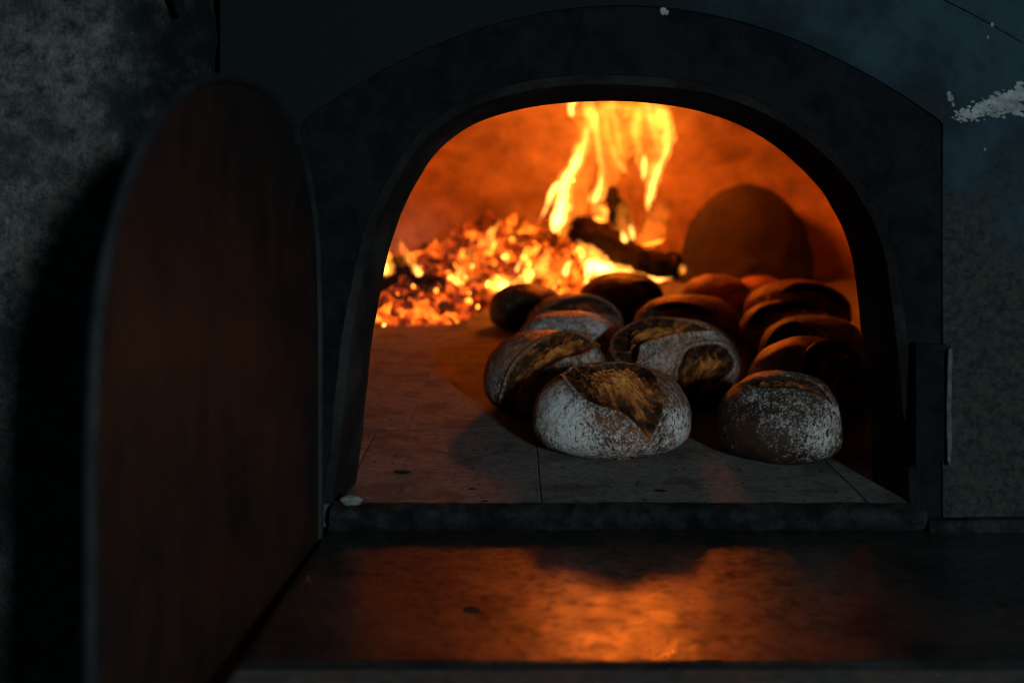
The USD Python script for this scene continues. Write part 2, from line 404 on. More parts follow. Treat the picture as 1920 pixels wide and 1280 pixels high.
# latch keeper beside the mouth: a slotted iron frame
part(oven, 'keeper_plate', box(757, 806, 0.9945, 0.9985, -568, -352), soot_iron)
part(oven, 'keeper_bar', box(748, 756, 0.987, 0.9985, -575, -346), soot_iron)
part(oven, 'keeper_bar', box(757, 806, 0.989, 0.994, -360, -347), soot_iron)
relief_wall(Polygon([(808, -560), (813, -575), (817, -520), (815, -430), (818, -372), (816, -352), (810, -356), (807, -450)]), 0.989, 0.009, 1.6, 3, 16, 77, grey_m, 'keeper_lit_edge', oven)  # broken plaster edge; its paler grey stands in for light caught there

# chamber vault: arched sections widening behind the mouth and closing in a rounded back
secs = []
dc, de_f, de_b = 2.0, 1.02, 0.96
for d in np.r_[np.linspace(1.071, 1.3, 9), np.linspace(1.34, 2.6, 22), np.linspace(2.64, 2.955, 22)]:
    tt = (dc - d) / de_f if d < dc else (d - dc) / de_b
    q = (1 - min(tt, 0.9999) ** 4.2) ** (1 / 4.2)
    wd = 1750 * max(q, 0.02)
    hh = 1060 * max((1 - min(tt, 0.9999) ** 5) ** (1 / 3.0), 0.02) if d > dc else 1060 * (0.86 + 0.14 * (1 - tt**2))
    a = np.linspace(0, np.pi, 73)
    c, s = np.cos(a), np.sin(a)
    X = 420 - wd * np.sign(c) * np.abs(c) ** (2 / 2.6)
    z = HEARTH - 12 + (hh + 12) * np.abs(s) ** (2 / 2.6)
    n = meshkit.fbm(np.c_[X / 170, np.full(73, d * 13), z / 170], 4, 4) - 0.5
    X, z = X + n * 16 * c, z - n * 16 * s
    secs.append(np.stack([X * U, np.full(73, d * DD), CZ + z * U], 1))
vm = loft(secs, closed_u=False, caps=False)
last = secs[-1]
vend = trimesh.Trimesh(np.vstack([last, last.mean(0)]), [[i, i + 1, 73] for i in range(72)], process=False)
part(oven, 'vault', trimesh.util.concatenate([vm, vend]), vault_m, True)

# ---------------------------------------------------------------- hearth floor of separate tiles
hearth = thing('hearth_floor', kind='structure')
part(hearth, 'bed', box(-1400, 2250, 1.004, 3.0, HEARTH - 45, HEARTH - 2.5), joint_m)


def tile(X0, X1, d0, d1, k):
    a, b = W(X0, d0, HEARTH - 30), W(X1, d1, HEARTH + random.uniform(-0.7, 0.6))
    bv = 1.8 * U
    top = b[2]
    ring = lambda z, g: [[a[0] + g, a[1] + g, z], [b[0] - g, a[1] + g, z], [b[0] - g, b[1] - g, z], [a[0] + g, b[1] - g, z]]
    part(hearth, 'tile', loft([ring(a[2], 0), ring(top - bv, 0), ring(top, bv)]), tile_ms[k % 3])


rows = [(1.0008, 1.2815), (1.2822, 1.5415), (1.5422, 1.8015), (1.8022, 2.0615), (2.0622, 2.3215), (2.3222, 2.5815), (2.5822, 2.96)]
offs = [55, 361, -247, 120, -180, 55, 300]
k = 0
for (d0, d1), o in zip(rows, offs):
    xs = np.array([o + 612 * j for j in range(-4, 6)])
    lo, hi = (-330, 752) if d0 < 1.01 else (-1330, 2150)
    if d0 < 1.01:                                   # the front row is cut back where it passes through the mouth
        for X0, X1 in ((-322, 54.4), (55.6, 671.4), (672.5, 748)):
            tile(X0, X1, d0, d1, k); k += 1
        for X0, X1 in ((-1330, -326), (752, 2100)):
            tile(X0, X1, 1.078, d1, k); k += 1
        continue
    for X0, X1 in zip(xs[:-1], xs[1:]):
        X0, X1 = max(X0 + 0.5, lo), min(X1 - 0.5, hi)
        if X1 - X0 > 40:
            tile(X0, X1, d0, d1, k); k += random.choice((1, 2))
# worn front lip below the tiles
lipn = 160
lx = np.linspace(-338, 770, lipn)
prof = [(1.0025, -648.5), (0.9945, -651), (0.989, -657), (0.987, -668), (0.990, -682), (0.996, -700), (1.006, -712)]
lr = []
for x in lx:
    n = meshkit.fbm(np.array([[x / 45, 0, 0], [x / 45, 3, 0]]), 4, 8) - 0.5
    lr.append([W(x, d + (n[0] * (0.012 if 0 < i < 6 else 0.006)), (z + n[1] * (14 if 2 < i < 6 else 3) if 0 < i < 6 else z)) for i, (d, z) in enumerate(prof)])
part(hearth, 'front_lip', loft(lr), lip_m, 50)
v, f = lump(15 * U, 5, 3, 0.4, (1.4, 0.7, 0.65))
part(hearth, 'mortar_lump', trimesh.Trimesh(v + at(660, 938, 0.994), f, process=False), pale_m, 50)
for px, py, s in ((885, 917, 8), (1240, 921, 11), (755, 886, 16), (910, 940, 7)):        # flakes of char on the hearth
    d = 650 / (py - 295)
    v, f = lump(s * U * d, px, 2, 0.5, (1, 0.5, 0.16))
    tag(part(None, 'char_flake', trimesh.Trimesh(v + at(px, py, d) + [0, 0, 0.001], f, process=False), soot_brick, True).GetPrim(), {885: 'small black char flake on the hearth edge, below the left loaf', 1240: 'oval black char flake on the hearth below the floury front loaf', 755: 'long thin black char flake on the hearth near the left jamb', 910: 'tiny black char flake at the very front lip of the hearth'}[px], 'char flake')

# crumbs and flour dust scattered over the front of the hearth
r5 = np.random.default_rng(55)
for nm_, mt_, cnt_, smin, smax in (('flour_specks', pale_m, 420, 0.5, 1.3), ('burnt_crumbs', soot_brick, 260, 0.7, 3.0)):
    vv, ff = [], []
    for i in range(cnt_):
        X, d = r5.uniform(-300, 720), 1.0 + 0.55 * r5.random() ** 1.6
        v, f = lump(r5.uniform(smin, smax) * U, 900 + i, 0, 0.5, (1, 1, 0.5))
        vv.append(v @ rotz(r5.uniform(0, 6)).T + W(X, d, HEARTH + 0.6)); ff.append(f + 12 * i)
    tag(part(None, nm_, trimesh.Trimesh(np.vstack(vv), np.vstack(ff), process=False), mt_).GetPrim(), {'flour_specks': 'fine pale flour specks strewn over the front of the hearth', 'burnt_crumbs': 'small black crumbs and ash bits strewn over the front of the hearth'}[nm_], {'flour_specks': 'flour', 'burnt_crumbs': 'crumbs'}[nm_], None, 'stuff')

# ---------------------------------------------------------------- shelf in front of the mouth
shelf = thing('stone_shelf', 'dark worn slate shelf in front of the oven mouth mirroring the fire', 'shelf')


def slab(x0, x1, d0, d1, ztop, zbot, res, amp, seed, bev=4):
    nx, nd = max(3, int((x1 - x0) / res)), max(3, int((d1 - d0) * FP / res))
    gx, gd = np.meshgrid(np.linspace(0, 1, nx), np.linspace(0, 1, nd))
    d = d0 + gd * (d1 - d0)
    X = x0 + gx * (x1 - x0)
    if x0 < -300:
        X = X - (1 - gx) * 45 * np.maximum(0, 1 - d)
    z = ztop + (meshkit.fbm(np.stack([X / 60, d * FP / 60, 0 * X], -1), 3, seed) - 0.5) * amp
    z = z + 120 * (1 - d)                      # it falls slightly towards the baker
    border = np.minimum.reduce([gx * (x1 - x0), (1 - gx) * (x1 - x0), gd * (d1 - d0) * FP, (1 - gd) * (d1 - d0) * FP])
    z = z - bev * np.exp(-border / 4)
    top = np.stack([X * U, d * DD, CZ + z * U], -1)
    bot = top.copy(); bot[..., 2] = CZ + zbot * U
    n = nx * nd
    idx = np.arange(n).reshape(nd, nx)
    a, b, c, e = idx[:-1, :-1].ravel(), idx[:-1, 1:].ravel(), idx[1:, 1:].ravel(), idx[1:, :-1].ravel()
    f = [np.c_[a, b, c], np.c_[a, c, e]]
    per = np.r_[idx[0], idx[1:, -1], idx[-1, -2::-1], idx[-2:0:-1, 0]]
    p2 = np.roll(per, -1)
    f += [np.c_[per + n, p2 + n, p2], np.c_[per + n, p2, per]]
    return trimesh.Trimesh(np.vstack([top.reshape(-1, 3), bot.reshape(-1, 3)]), np.vstack(f), process=False)


part(shelf, 'slab', slab(-345, 1250, 0.694, 1.003, SHELF, -780, 6, 2.2, 41), shelf_m, 40)
part(shelf, 'front_strip', slab(-345, 1250, 0.62, 0.6905, SHELF, -780, 8, 3.0, 43), grey_m, 40)
part(shelf, 'under_block', box(-345, 1250, 0.65, 1.0, -1150, -782), soot_brick)
v, f = lump(9 * U, 6, 2, 0.4, (1.3, 0.8, 0.3))
tag(part(None, 'char_flake', trimesh.Trimesh(v + W((885 - 960) * 0.79, 0.79, SHELF + 26), f, process=False), soot_brick, True).GetPrim(), 'black char flake lying alone on the slate shelf', 'char flake')

# ---------------------------------------------------------------- the open iron door
door = thing('oven_door', 'tall round-topped rusty iron oven door standing wide open on the left', 'door')
HX, HD = -352.0, 0.985
ax = np.array([-65.0, -1026.0]); ax /= np.linalg.norm(ax)
nx_ = np.array([-ax[1], ax[0]])                 # towards the oven mouth side (right)
if nx_[0] < 0: nx_ = -nx_


def dpt(u, o, z):
    """door coordinates: u along it from the hinge, o outwards to the right of its inner face"""
    p = np.array([HX, HD * FP]) + ax * u + nx_ * o
    return np.array([p[0] * U, p[1] * U, CZ + z * U])


def door_curve(c, hw, crown, spring, bot, n=60, e=2.35):
    t = np.linspace(-1, 1, n)
    top = [(c + hw * np.sign(s) * abs(s) ** 0.75, spring + (crown - spring) * (1 - (abs(s) ** 0.75) ** e) ** (1 / e)) for s in t]
    return np.array([(c - hw, bot)] + top + [(c + hw, bot)])


def door_solid(stations, c, hw, crown, spring, bot):
    """stations: (inset, offset) pairs round the outline"""
    rs = []
    for ins, off in stations:
        cur = door_curve(c, hw - ins, crown - ins, spring, bot + ins * 0.6)
        rs.append([dpt(u, off, z) for u, z in cur])
    return loft(rs)


DC, DH, DCR, DSP, DB = 528, 525, 116, -300, -765
part(door, 'inner_panel', door_solid([(0, -4.8), (0, -3.5), (2, -2.5), (30, -2.5)], DC, DH - 11.5, DCR - 11.5, DSP, DB + 8), rust_m, 30)
# raised rim: a closed band running round the outline
rim = []
for ins, off in [(0, -5), (-0.5, 2), (2, 5), (9, 5), (12, 2), (13, -3), (13, -5), (0, -5)]:
    cur = door_curve(DC, DH - ins, DCR - ins, DSP, DB + ins * 0.6)
    rim.append([dpt(u, off, z) for u, z in cur])
part(door, 'rim', loft(np.array(rim).transpose(1, 0, 2)[:, :-1], True, True), iron_m, 35)
part(door, 'outer_plate', door_solid([(0, -8.5), (0, -5.3)], DC, DH - 8, DCR - 8, DSP, DB + 6), soot_iron, 30)
hp = catmull([dpt(960, -48, -640), dpt(965, -95, -650), dpt(968, -120, -690), dpt(966, -112, -765), dpt(960, -85, -800)], 24)
part(door, 'handle', tube(hp, np.r_[np.linspace(16, 13, 16), np.linspace(13, 22, 8)] * U, 12, (0, 1, 0)), iron_m, True)
part(door, 'latch_bar', tube(np.array([dpt(930, -56, -632), dpt(1052, -56, -640), dpt(1075, -70, -646)]), 11 * U, 10, (0, 0, 1)), iron_m, 40)
for z in (-180, -560):
    part(door, 'hinge', tube(np.array([dpt(-10, -25, z - 45), dpt(-10, -25, z + 45)]), 13 * U, 14), iron_m, 40)

# iron spike above the door, top edge of the picture
tag(part(None, 'iron_spike', tube(np.array([at(329, -60, 0.97), at(332, -10, 0.97), at(337, 27, 0.97)]), np.array([17, 13, 6]) * U, 10), soot_iron, True).GetPrim(), 'dark iron spike hanging at the upper edge above the open door', 'spike')

# ---------------------------------------------------------------- loaves
def crust_mat(name, brown, dark, flour, amount=0.0, fscale=1.0):
    return MAT(name, {
        'g': ('geometry', {}), 'fl': ('attribute', {'attribute': 'flour'}),
        'n1': ('noise_texture', {'scale': 75.0 * fscale, 'detail': 8.0, 'roughness': 0.72, 'distortion': 0.6}),
        'n2': ('noise_texture', {'scale': 16.0, 'detail': 5.0, 'roughness': 0.6}),
        'n3': ('noise_texture', {'scale': 300.0 * fscale, 'detail': 4.0, 'roughness': 0.6, 'distortion': 1.2}),
        'n3m': ('math', {'math_type': 'multiply_add', 'value2': 1.9, 'value3': -0.95}), 's0': ('math', {'math_type': 'add'}),
        'vo': ('voronoi_texture', {'scale': 210.0, 'feature': 'f1', 'randomness': 1.0}),
        'br': ('rgb_ramp', {'ramp': [(0, dark), (0.38, dark), (0.62, brown), (1, tuple(1.35 * c for c in brown))]}),
        's1': ('math', {'math_type': 'multiply_add', 'value2': 1.9, 'value3': -0.95 + amount}),
        's2': ('math', {'math_type': 'add'}),
        's3': ('math', {'math_type': 'multiply_add', 'value2': -0.45, 'value3': 0.2}),
        's4': ('math', {'math_type': 'add'}),
        'mk': ('map_range', {'from_min': 0.22, 'from_max': 0.98, 'clamp': True}),
        'mx': ('mix_color', {'b': flour}),
        'ad': ('math', {'math_type': 'multiply_add', 'value2': 0.5}),
        'b': ('bump', {'strength': 0.4, 'distance': 0.003}),
        'rg': ('map_range', {'to_min': 0.5, 'to_max': 0.9, 'clamp': True}),
        'mp4': ('mapping', {'scale': (200.0, 200.0, 85.0)}), 'n4': ('noise_texture', {'scale': 1.0, 'detail': 5.0, 'roughness': 0.6, 'distortion': 0.7}), 'n4m': ('map_range', {'from_min': 0.53, 'from_max': 0.66, 'to_min': 0.0, 'to_max': -0.7, 'clamp': True}), 's00': ('math', {'math_type': 'add'}),
        'p': ('principled_bsdf', {'specular_ior_level': 0.2})},
        [('g.position', 'n1.vector'), ('g.position', 'n2.vector'), ('g.position', 'vo.vector'), ('n2.fac', 'br.fac'),
         ('n1.fac', 's1.value1'), ('s1.value', 's2.value1'), ('fl.fac', 's2.value2'),
         ('vo.distance', 's3.value1'), ('s3.value', 's4.value1'), ('s2.value', 's4.value2'), ('g.position', 'n3.vector'), ('n3.fac', 'n3m.value1'), ('n3m.value', 's0.value1'), ('s4.value', 's0.value2'), ('g.position', 'mp4.vector'), ('mp4.vector', 'n4.vector'), ('n4.fac', 'n4m.value'), ('n4m.result', 's00.value1'), ('s0.value', 's00.value2'), ('s00.value', 'mk.value'),
         ('mk.result', 'mx.fac'), ('br.color', 'mx.a'), ('mx.result', 'p.base_color'), ('mk.result', 'rg.value'), ('rg.result', 'p.roughness'),
         ('n1.fac', 'ad.value1'), ('n3.fac', 'ad.value3'), ('ad.value', 'b.height'), ('b.normal', 'p.normal')])


crust_pale = crust_mat('floury_crust', (0.20, 0.08, 0.034), (0.065, 0.027, 0.013), (0.66, 0.66, 0.64))
crust_brown = crust_mat('brown_crust', (0.27, 0.108, 0.045), (0.085, 0.034, 0.016), (0.5, 0.46, 0.42))
crust_dark = crust_mat('dark_crust', (0.06, 0.028, 0.015), (0.018, 0.010, 0.006), (0.46, 0.45, 0.42), fscale=0.9)
crumb_m = MAT('opened_crumb', {
    'g': ('geometry', {}), 'n': ('noise_texture', {'scale': 60.0, 'detail': 7.0, 'roughness': 0.68}),
    'gd': ('attribute', {'attribute': 'gold'}),
    'a': ('math', {'math_type': 'multiply_add', 'value2': 1.3, 'value3': -0.65}), 'a2': ('math', {'math_type': 'add'}),
    'r': ('rgb_ramp', {'ramp': [(0, (0.022, 0.009, 0.005)), (0.3, (0.07, 0.026, 0.009)), (0.55, (0.27, 0.078, 0.017)), (0.82, (0.50, 0.16, 0.034)), (1, (0.62, 0.24, 0.06))]}),
    'v': ('noise_texture', {'scale': 170.0, 'detail': 5.0, 'roughness': 0.65, 'distortion': 0.8}), 'b': ('bump', {'strength': 0.6, 'distance': 0.004}),
    'p': ('principled_bsdf', {'roughness': 0.65, 'specular_ior_level': 0.15})},
    [('g.position', 'n.vector'), ('g.position', 'v.vector'), ('n.fac', 'a.value1'), ('a.value', 'a2.value1'), ('gd.fac', 'a2.value2'), ('a2.value', 'r.fac'), ('r.color', 'p.base_color'), ('v.fac', 'b.height'), ('b.normal', 'p.normal')])


def poly_sdf(p, poly):
    """signed distance of points p (n x 2) to a polygon, positive inside"""
    poly = np.asarray(poly, float)
    best = np.full(len(p), 1e9)
    inside = np.zeros(len(p), bool)
    for a, b in zip(poly, np.roll(poly, -1, 0)):
        ab, ap = b - a, p - a
        t = np.clip((ap @ ab) / max(ab @ ab, 1e-12), 0, 1)
        best = np.minimum(best, np.linalg.norm(ap - t[:, None] * ab, axis=1))
        cross = ((a[1] > p[:, 1]) != (b[1] > p[:, 1])) & (p[:, 0] < (b[0] - a[0]) * (p[:, 1] - a[1]) / (b[1] - a[1] + 1e-12) + a[0])
        inside ^= cross
    return np.where(inside, best, -best)


def sstep(a, b, x):
    t = np.clip((x - a) / (b - a), 0, 1)
    return t * t * (3 - 2 * t)


def make_loaf(label, px, d, Rx, Ry, h, scores, flours, mat, seed, sub=5, depth=0.13, turn=0.0, base_flour=0.25, seam=None, lean=0.0):
    c0 = W((px - 960) * d, d, HEARTH + 1)
    t = thing('bread_loaf', label, 'bread', loc=c0)
    ico = trimesh.creation.icosphere(sub)
    n, F = np.array(ico.vertices), np.array(ico.faces)
    c = 0.36 * h
    nn = n @ rotz(-turn).T
    rho = np.sqrt((nn[:, 0] / Rx) ** 2 + (nn[:, 1] / Ry) ** 2)
    up = n[:, 2] >= 0
    rad = np.where(up, (rho**2.25 + (np.abs(n[:, 2]) / (h - c)) ** 2.25) ** (-1 / 2.25), (rho**2.7 + (np.abs(n[:, 2]) / (c * 1.12)) ** 2.7) ** (-1 / 2.7))
    big = meshkit.fbm(n * 1.6 + seed, 3, seed) - 0.5
    rad = rad * (1 + 0.11 * big)
    base = n * rad[:, None]
    place = lambda b: c0 + np.c_[b[:, 0] + lean * b[:, 2], b[:, 1], b[:, 2] + c] * U
    wp = place(base)
    pix = np.c_[960 + FP * wp[:, 0] / wp[:, 1], 295 - FP * (wp[:, 2] - CZ) / wp[:, 1]]
    facing = np.einsum('ij,ij->i', n * [1 / Rx, 1 / Ry, 1 / h], wp - [0, 0, CZ]) < 0.0
    fi = np.nonzero(facing)[0]

    def find(q):                                   # the spot of the crust that the photograph shows there
        return n[fi[np.argmin(((pix[fi] - q) ** 2).sum(1))]]

    flour = np.full(len(n), base_flour)
    for fx, fy, fr, amt in flours:
        o = find((fx, fy))
        rr = fr * d / max(Rx, Ry)
        ang = np.arccos(np.clip(n @ o, -1, 1))
        flour += amt * np.exp(-(ang / rr) ** 2)
    flour -= 0.25 * sstep(-0.3, -0.75, n[:, 2])
    flour += 0.25 * (meshkit.fbm(n * 3.1 + seed, 3, seed + 5) - 0.5)
    score = np.zeros(len(n))
    gold = np.full(len(n), 0.5)
    for spec in scores:
        pts = spec['p']
        dirs = np.array([find(q) for q in pts])
        o = dirs.mean(0); o /= np.linalg.norm(o)
        e1 = np.cross([0, 0, 1.0], o); e1 /= np.linalg.norm(e1)
        e2 = np.cross(o, e1)

        def flat(v):
            a = np.arccos(np.clip(v @ o, -1, 1))
            q = np.c_[v @ e1, v @ e2]
            return q * (a / np.maximum(np.linalg.norm(q, axis=1), 1e-9))[:, None]
        pl = catmull(np.vstack([flat(dirs), flat(dirs)[:1]]), 90)[:-1]
        fp = flat(n)
        sd = poly_sdf(fp, pl) + 0.03 * (meshkit.fbm(n * 14 + seed, 4, seed + 9) - 0.5) + 0.012 * (meshkit.fbm(n * 45 + seed, 2, seed + 12) - 0.5)
        sd[n @ o < -0.2] = -1
        m = sd.max()
        w = spec.get('w', 0.09)
        ins = sd > 0
        dep = spec.get('dep', depth)
        main = np.linalg.svd(pl - pl.mean(0))[2]           # the split's own length and width
        along, across = (fp - pl.mean(0)) @ main[0], (fp - pl.mean(0)) @ main[1]
        wave = across + 0.10 * (meshkit.fbm(np.c_[along * 3, across * 2, 0 * along] + seed, 3, seed + 4) - 0.5)
        ridge = 0.6 * (meshkit.fbm(np.c_[wave * 11, along * 2.2, 0 * along] + seed, 3, seed + 2) - 0.5) + 0.6 * (meshkit.fbm(np.c_[wave * 24, along * 9, 0 * along] + seed, 3, seed + 3) - 0.5)
        prof = -dep * sstep(0, w, sd) + dep * spec.get('bulge', 0.75) * sstep(w * 0.8, max(m, w * 1.2), sd) + 0.17 * ridge * sstep(0.02, w, sd)
        lip = spec.get('lip', 0.05) * np.exp(-((sd + 0.03) / 0.04) ** 2)
        disp = np.where(ins, prof, lip)
        rad = rad * (1 + disp)
        score = np.maximum(score, ins.astype(float))
        g = 0.16 + 0.5 * sstep(w * 0.4, max(m, w * 1.2) * 0.7, sd) + 1.3 * ridge + spec.get('gold', 0.0)
        gold = np.where(ins, g, gold)
        flour = np.where(~ins & (sd > -0.05), flour - 0.10, flour)
    if seam:
        o = find(seam)
        a = np.arccos(np.clip(n @ o, -1, 1))
        rad = rad * (1 + 0.035 * np.exp(-(a / 0.11) ** 2) - 0.06 * np.exp(-((a - 0.16) / 0.02) ** 2))
        flour -= 0.9 * np.exp(-((a - 0.16) / 0.022) ** 2)
    fine = meshkit.fbm(n * 9 + seed, 4, seed + 1) - 0.5
    rad = rad * (1 + 0.022 * fine + 0.02 * score * (meshkit.fbm(n * 38 + seed, 3, seed + 6) - 0.5))
    v = n * rad[:, None]
    v[:, 2] = np.maximum(v[:, 2], -c)
    P = place(v)
    _, _, N = meshkit.arrays((P, F), True)
    sc = score[F].mean(1) > 0.5
    for nm, sel, mm in (('crust', ~sc, mat), ('split_score', sc, crumb_m)):
        if not sel.any():
            continue
        ff = F[sel]
        idx, inv = np.unique(ff, return_inverse=True)
        part(t, nm, (P[idx], inv.reshape(-1, 3)), mm, attrs={'flour': flour[idx], 'gold': gold[idx]}, normals=N[idx])
    return t


make_loaf('pale floury round loaf with a wide golden split, nearest the mouth at centre', 1147, 1.19, 178, 165, 188,
          [dict(p=[(1057, 704), (1078, 690), (1130, 684), (1175, 683), (1208, 690), (1232, 715), (1243, 752), (1236, 785), (1218, 818), (1200, 802), (1165, 772), (1120, 758), (1085, 735)], w=0.09, dep=0.10, lip=0.04, bulge=1.1, gold=0.05)],
          [(1050, 790, 70, 0.55), (1080, 840, 60, 0.4), (1275, 800, 45, 0.55), (1020, 750, 50, 0.35), (1180, 850, 50, 0.25), (1150, 790, 28, -0.2), (1140, 700, 40, 0.1)], crust_pale, 3, 7, base_flour=0.30, seam=(1168, 864))
make_loaf('dark round speckled loaf, the rightmost in front, beside the right jamb', 1466, 1.165, 139, 140, 180,
          [dict(p=[(1388, 722), (1430, 709), (1480, 706), (1530, 720), (1556, 752), (1530, 738), (1480, 726), (1425, 726)], w=0.05, dep=0.06, lip=0.03, bulge=0.3, gold=-0.25)],
          [(1410, 740, 22, 0.45), (1545, 820, 36, 0.6), (1570, 770, 24, 0.5), (1480, 770, 50, 0.12), (1480, 698, 40, 0.3), (1400, 850, 60, -0.4), (1520, 865, 40, -0.5)], crust_dark, 5, 6, base_flour=0.27)
make_loaf('brown loaf with long curved split and floury strap, left behind the pale front loaf', 1026, 1.375, 164, 160, 202,
          [dict(p=[(944, 750), (957, 702), (980, 668), (1012, 643), (1048, 627), (1085, 626), (1118, 648), (1095, 661), (1055, 672), (1010, 702), (985, 738), (968, 782), (950, 776)], w=0.12, dep=0.17, lip=0.055, bulge=0.9, gold=0.12)],
          [(925, 720, 40, 0.35), (1080, 690, 50, 0.25), (1115, 672, 25, 0.5)], crust_brown, 8, 6, base_flour=0.26)
make_loaf('big floury loaf with two dark splits, in the middle of the batch', 1265, 1.44, 190, 170, 214,
          [dict(p=[(1150, 655), (1165, 622), (1200, 603), (1245, 599), (1300, 607), (1330, 620), (1290, 623), (1240, 633), (1205, 645), (1193, 680), (1168, 680)], w=0.12, dep=0.17, lip=0.05, bulge=0.7, gold=0.0),
           dict(p=[(1272, 690), (1288, 658), (1320, 646), (1352, 649), (1370, 665), (1372, 690), (1350, 712), (1310, 742), (1282, 760), (1264, 750)], w=0.1, dep=0.13, lip=0.045, bulge=0.8, gold=-0.05)],
          [(1235, 670, 40, 0.3), (1330, 640, 60, 0.35), (1390, 690, 30, 0.5), (1365, 735, 40, 0.3)], crust_brown, 11, 6, base_flour=0.3)
make_loaf('reddish loaf with a wide dark split, behind the speckled right front loaf', 1518, 1.36, 158, 155, 190,
          [dict(p=[(1503, 700), (1515, 665), (1540, 644), (1580, 642), (1612, 670), (1610, 715), (1565, 735), (1515, 728)], w=0.12, dep=0.11, lip=0.05, bulge=0.7, gold=-0.2)],
          [(1440, 690, 50, 0.2)], crust_brown, 14, 6, base_flour=0.24)
make_loaf('low loaf with a whitish floury shoulder, just behind the brown loaf with floury strap', 1066, 1.56, 168, 150, 200,
          [], [(1125, 605, 40, 0.6), (1050, 600, 40, 0.3), (1000, 620, 40, 0.2)], crust_pale, 17, 5, base_flour=0.34)
make_loaf('speckled dark loaf by the right oven wall, between two split reddish loaves', 1524, 1.55, 158, 150, 190,
          [dict(p=[(1438, 655), (1462, 618), (1490, 606), (1500, 612), (1478, 635)], w=0.08, dep=0.12, lip=0.05, bulge=0.5, gold=-0.3)],
          [(1560, 605, 40, 0.35)], crust_dark, 19, 5, base_flour=0.32)
make_loaf('ridged loaf with torn crust edges, third from the front in the right row', 1475, 1.72, 156, 148, 186,
          [dict(p=[(1405, 612), (1430, 580), (1475, 568), (1520, 572), (1530, 585), (1470, 590), (1430, 608)], w=0.1, dep=0.16, lip=0.07, bulge=0.5, gold=-0.2)],
          [(1400, 600, 30, 0.2)], crust_brown, 22, 5, base_flour=0.2)
make_loaf('wide smooth reddish loaf with a narrow crescent split, behind the big floury one', 1290, 1.78, 186, 150, 190,
          [dict(p=[(1224, 582), (1250, 572), (1290, 570), (1325, 584), (1300, 590), (1262, 584)], w=0.07, dep=0.13, lip=0.05, bulge=0.3, gold=-0.25)],
          [(1250, 590, 40, 0.2), (1370, 640, 40, 0.3)], crust_brown, 25, 5, base_flour=0.24)
make_loaf('loaf with a broad dark gash, just in front of the leftmost back loaf', 1080, 1.80, 162, 150, 188,
          [dict(p=[(1022, 582), (1055, 563), (1095, 556), (1130, 565), (1160, 592), (1130, 590), (1085, 583), (1050, 584)], w=0.12, dep=0.18, lip=0.06, bulge=0.4, gold=-0.25)],
          [], crust_brown, 28, 5, base_flour=0.22)
make_loaf('smooth dark loaf at the far left of the batch, against the embers', 985, 2.03, 140, 140, 170, [], [], crust_dark, 31, 5, base_flour=0.05)
make_loaf('domed back loaf below the brightest embers, left of centre', 1166, 2.10, 172, 150, 200,
          [dict(p=[(1192, 528), (1212, 530), (1236, 545), (1240, 552), (1215, 543)], w=0.06, dep=0.12, lip=0.04, bulge=0.3, gold=-0.25)],
          [], crust_dark, 34, 5, base_flour=0.06)
make_loaf('smooth back loaf with a glowing top, below the small flame by the dark mound', 1342, 2.10, 150, 146, 188, [], [], crust_brown, 37, 5, base_flour=0.08)
make_loaf('broad loaf with a black gash, at the back of the right row', 1496, 1.98, 196, 150, 195,
          [dict(p=[(1468, 547), (1500, 534), (1545, 541), (1588, 575), (1550, 568), (1505, 556)], w=0.08, dep=0.16, lip=0.06, bulge=0.3, gold=-0.35)],
          [], crust_brown, 40, 5, base_flour=0.16)
make_loaf('hardly visible loaf behind the back ones, at the foot of the dark mound', 1424, 2.42, 120, 110, 112, [], [], crust_brown, 43, 4, base_flour=0.08)

# ---------------------------------------------------------------- fire
mound_c = W((1398 - 960) * 2.80, 2.80, HEARTH)
ico = trimesh.creation.icosphere(5)
n = np.array(ico.vertices)
rr = (np.abs(n[:, 0] / 362) ** 2.5 + np.abs(n[:, 1] / 70) ** 2.5 + np.abs(n[:, 2] / 512) ** 2.1) ** (-1 / 2.4)
v = n * (rr * (1 + 0.05 * (meshkit.fbm(n * 3, 4, 12) - 0.5)))[:, None]
v = n / ((np.abs(n[:, 0] / 360) ** 2.05 + np.abs(n[:, 1] / 210) ** 2.05 + np.abs(n[:, 2] / 508) ** 2.05) ** (1 / 2.05))[:, None]
v = v * (1 + 0.16 * (meshkit.fbm(n * 2.2, 4, 12) - 0.5))[:, None]
v[:, 2] = np.maximum(v[:, 2], 0)
v[:, 0] += 0.02 * v[:, 2]
tag(part(None, 'stone_mound', trimesh.Trimesh(mound_c + v * U, ico.faces, process=False), slab_m, True).GetPrim(), 'large dark round-topped stone standing against the back wall, right of the flames', 'stone')


def log(label, pts, r, seed, k=28):
    path = catmull(np.array(pts), 40)
    rads = np.interp(np.linspace(0, 1, 40), np.linspace(0, 1, len(r)), r) * U
    m = tube(path, rads, k)
    nn = meshkit.fbm(m.vertices / U / 45.0, 5, seed) - 0.5
    v = np.array(m.vertices)
    cl = path[np.argmin(((v[:, None] - path[None]) ** 2).sum(-1), 1)]
    v = cl + (v - cl) * (1 + 1.5 * nn)[:, None]
    t = thing('charred_log', label, 'log', loc=path.mean(0))
    part(t, 'wood', trimesh.Trimesh(v, m.faces, process=False), char_m, 45)
    return t


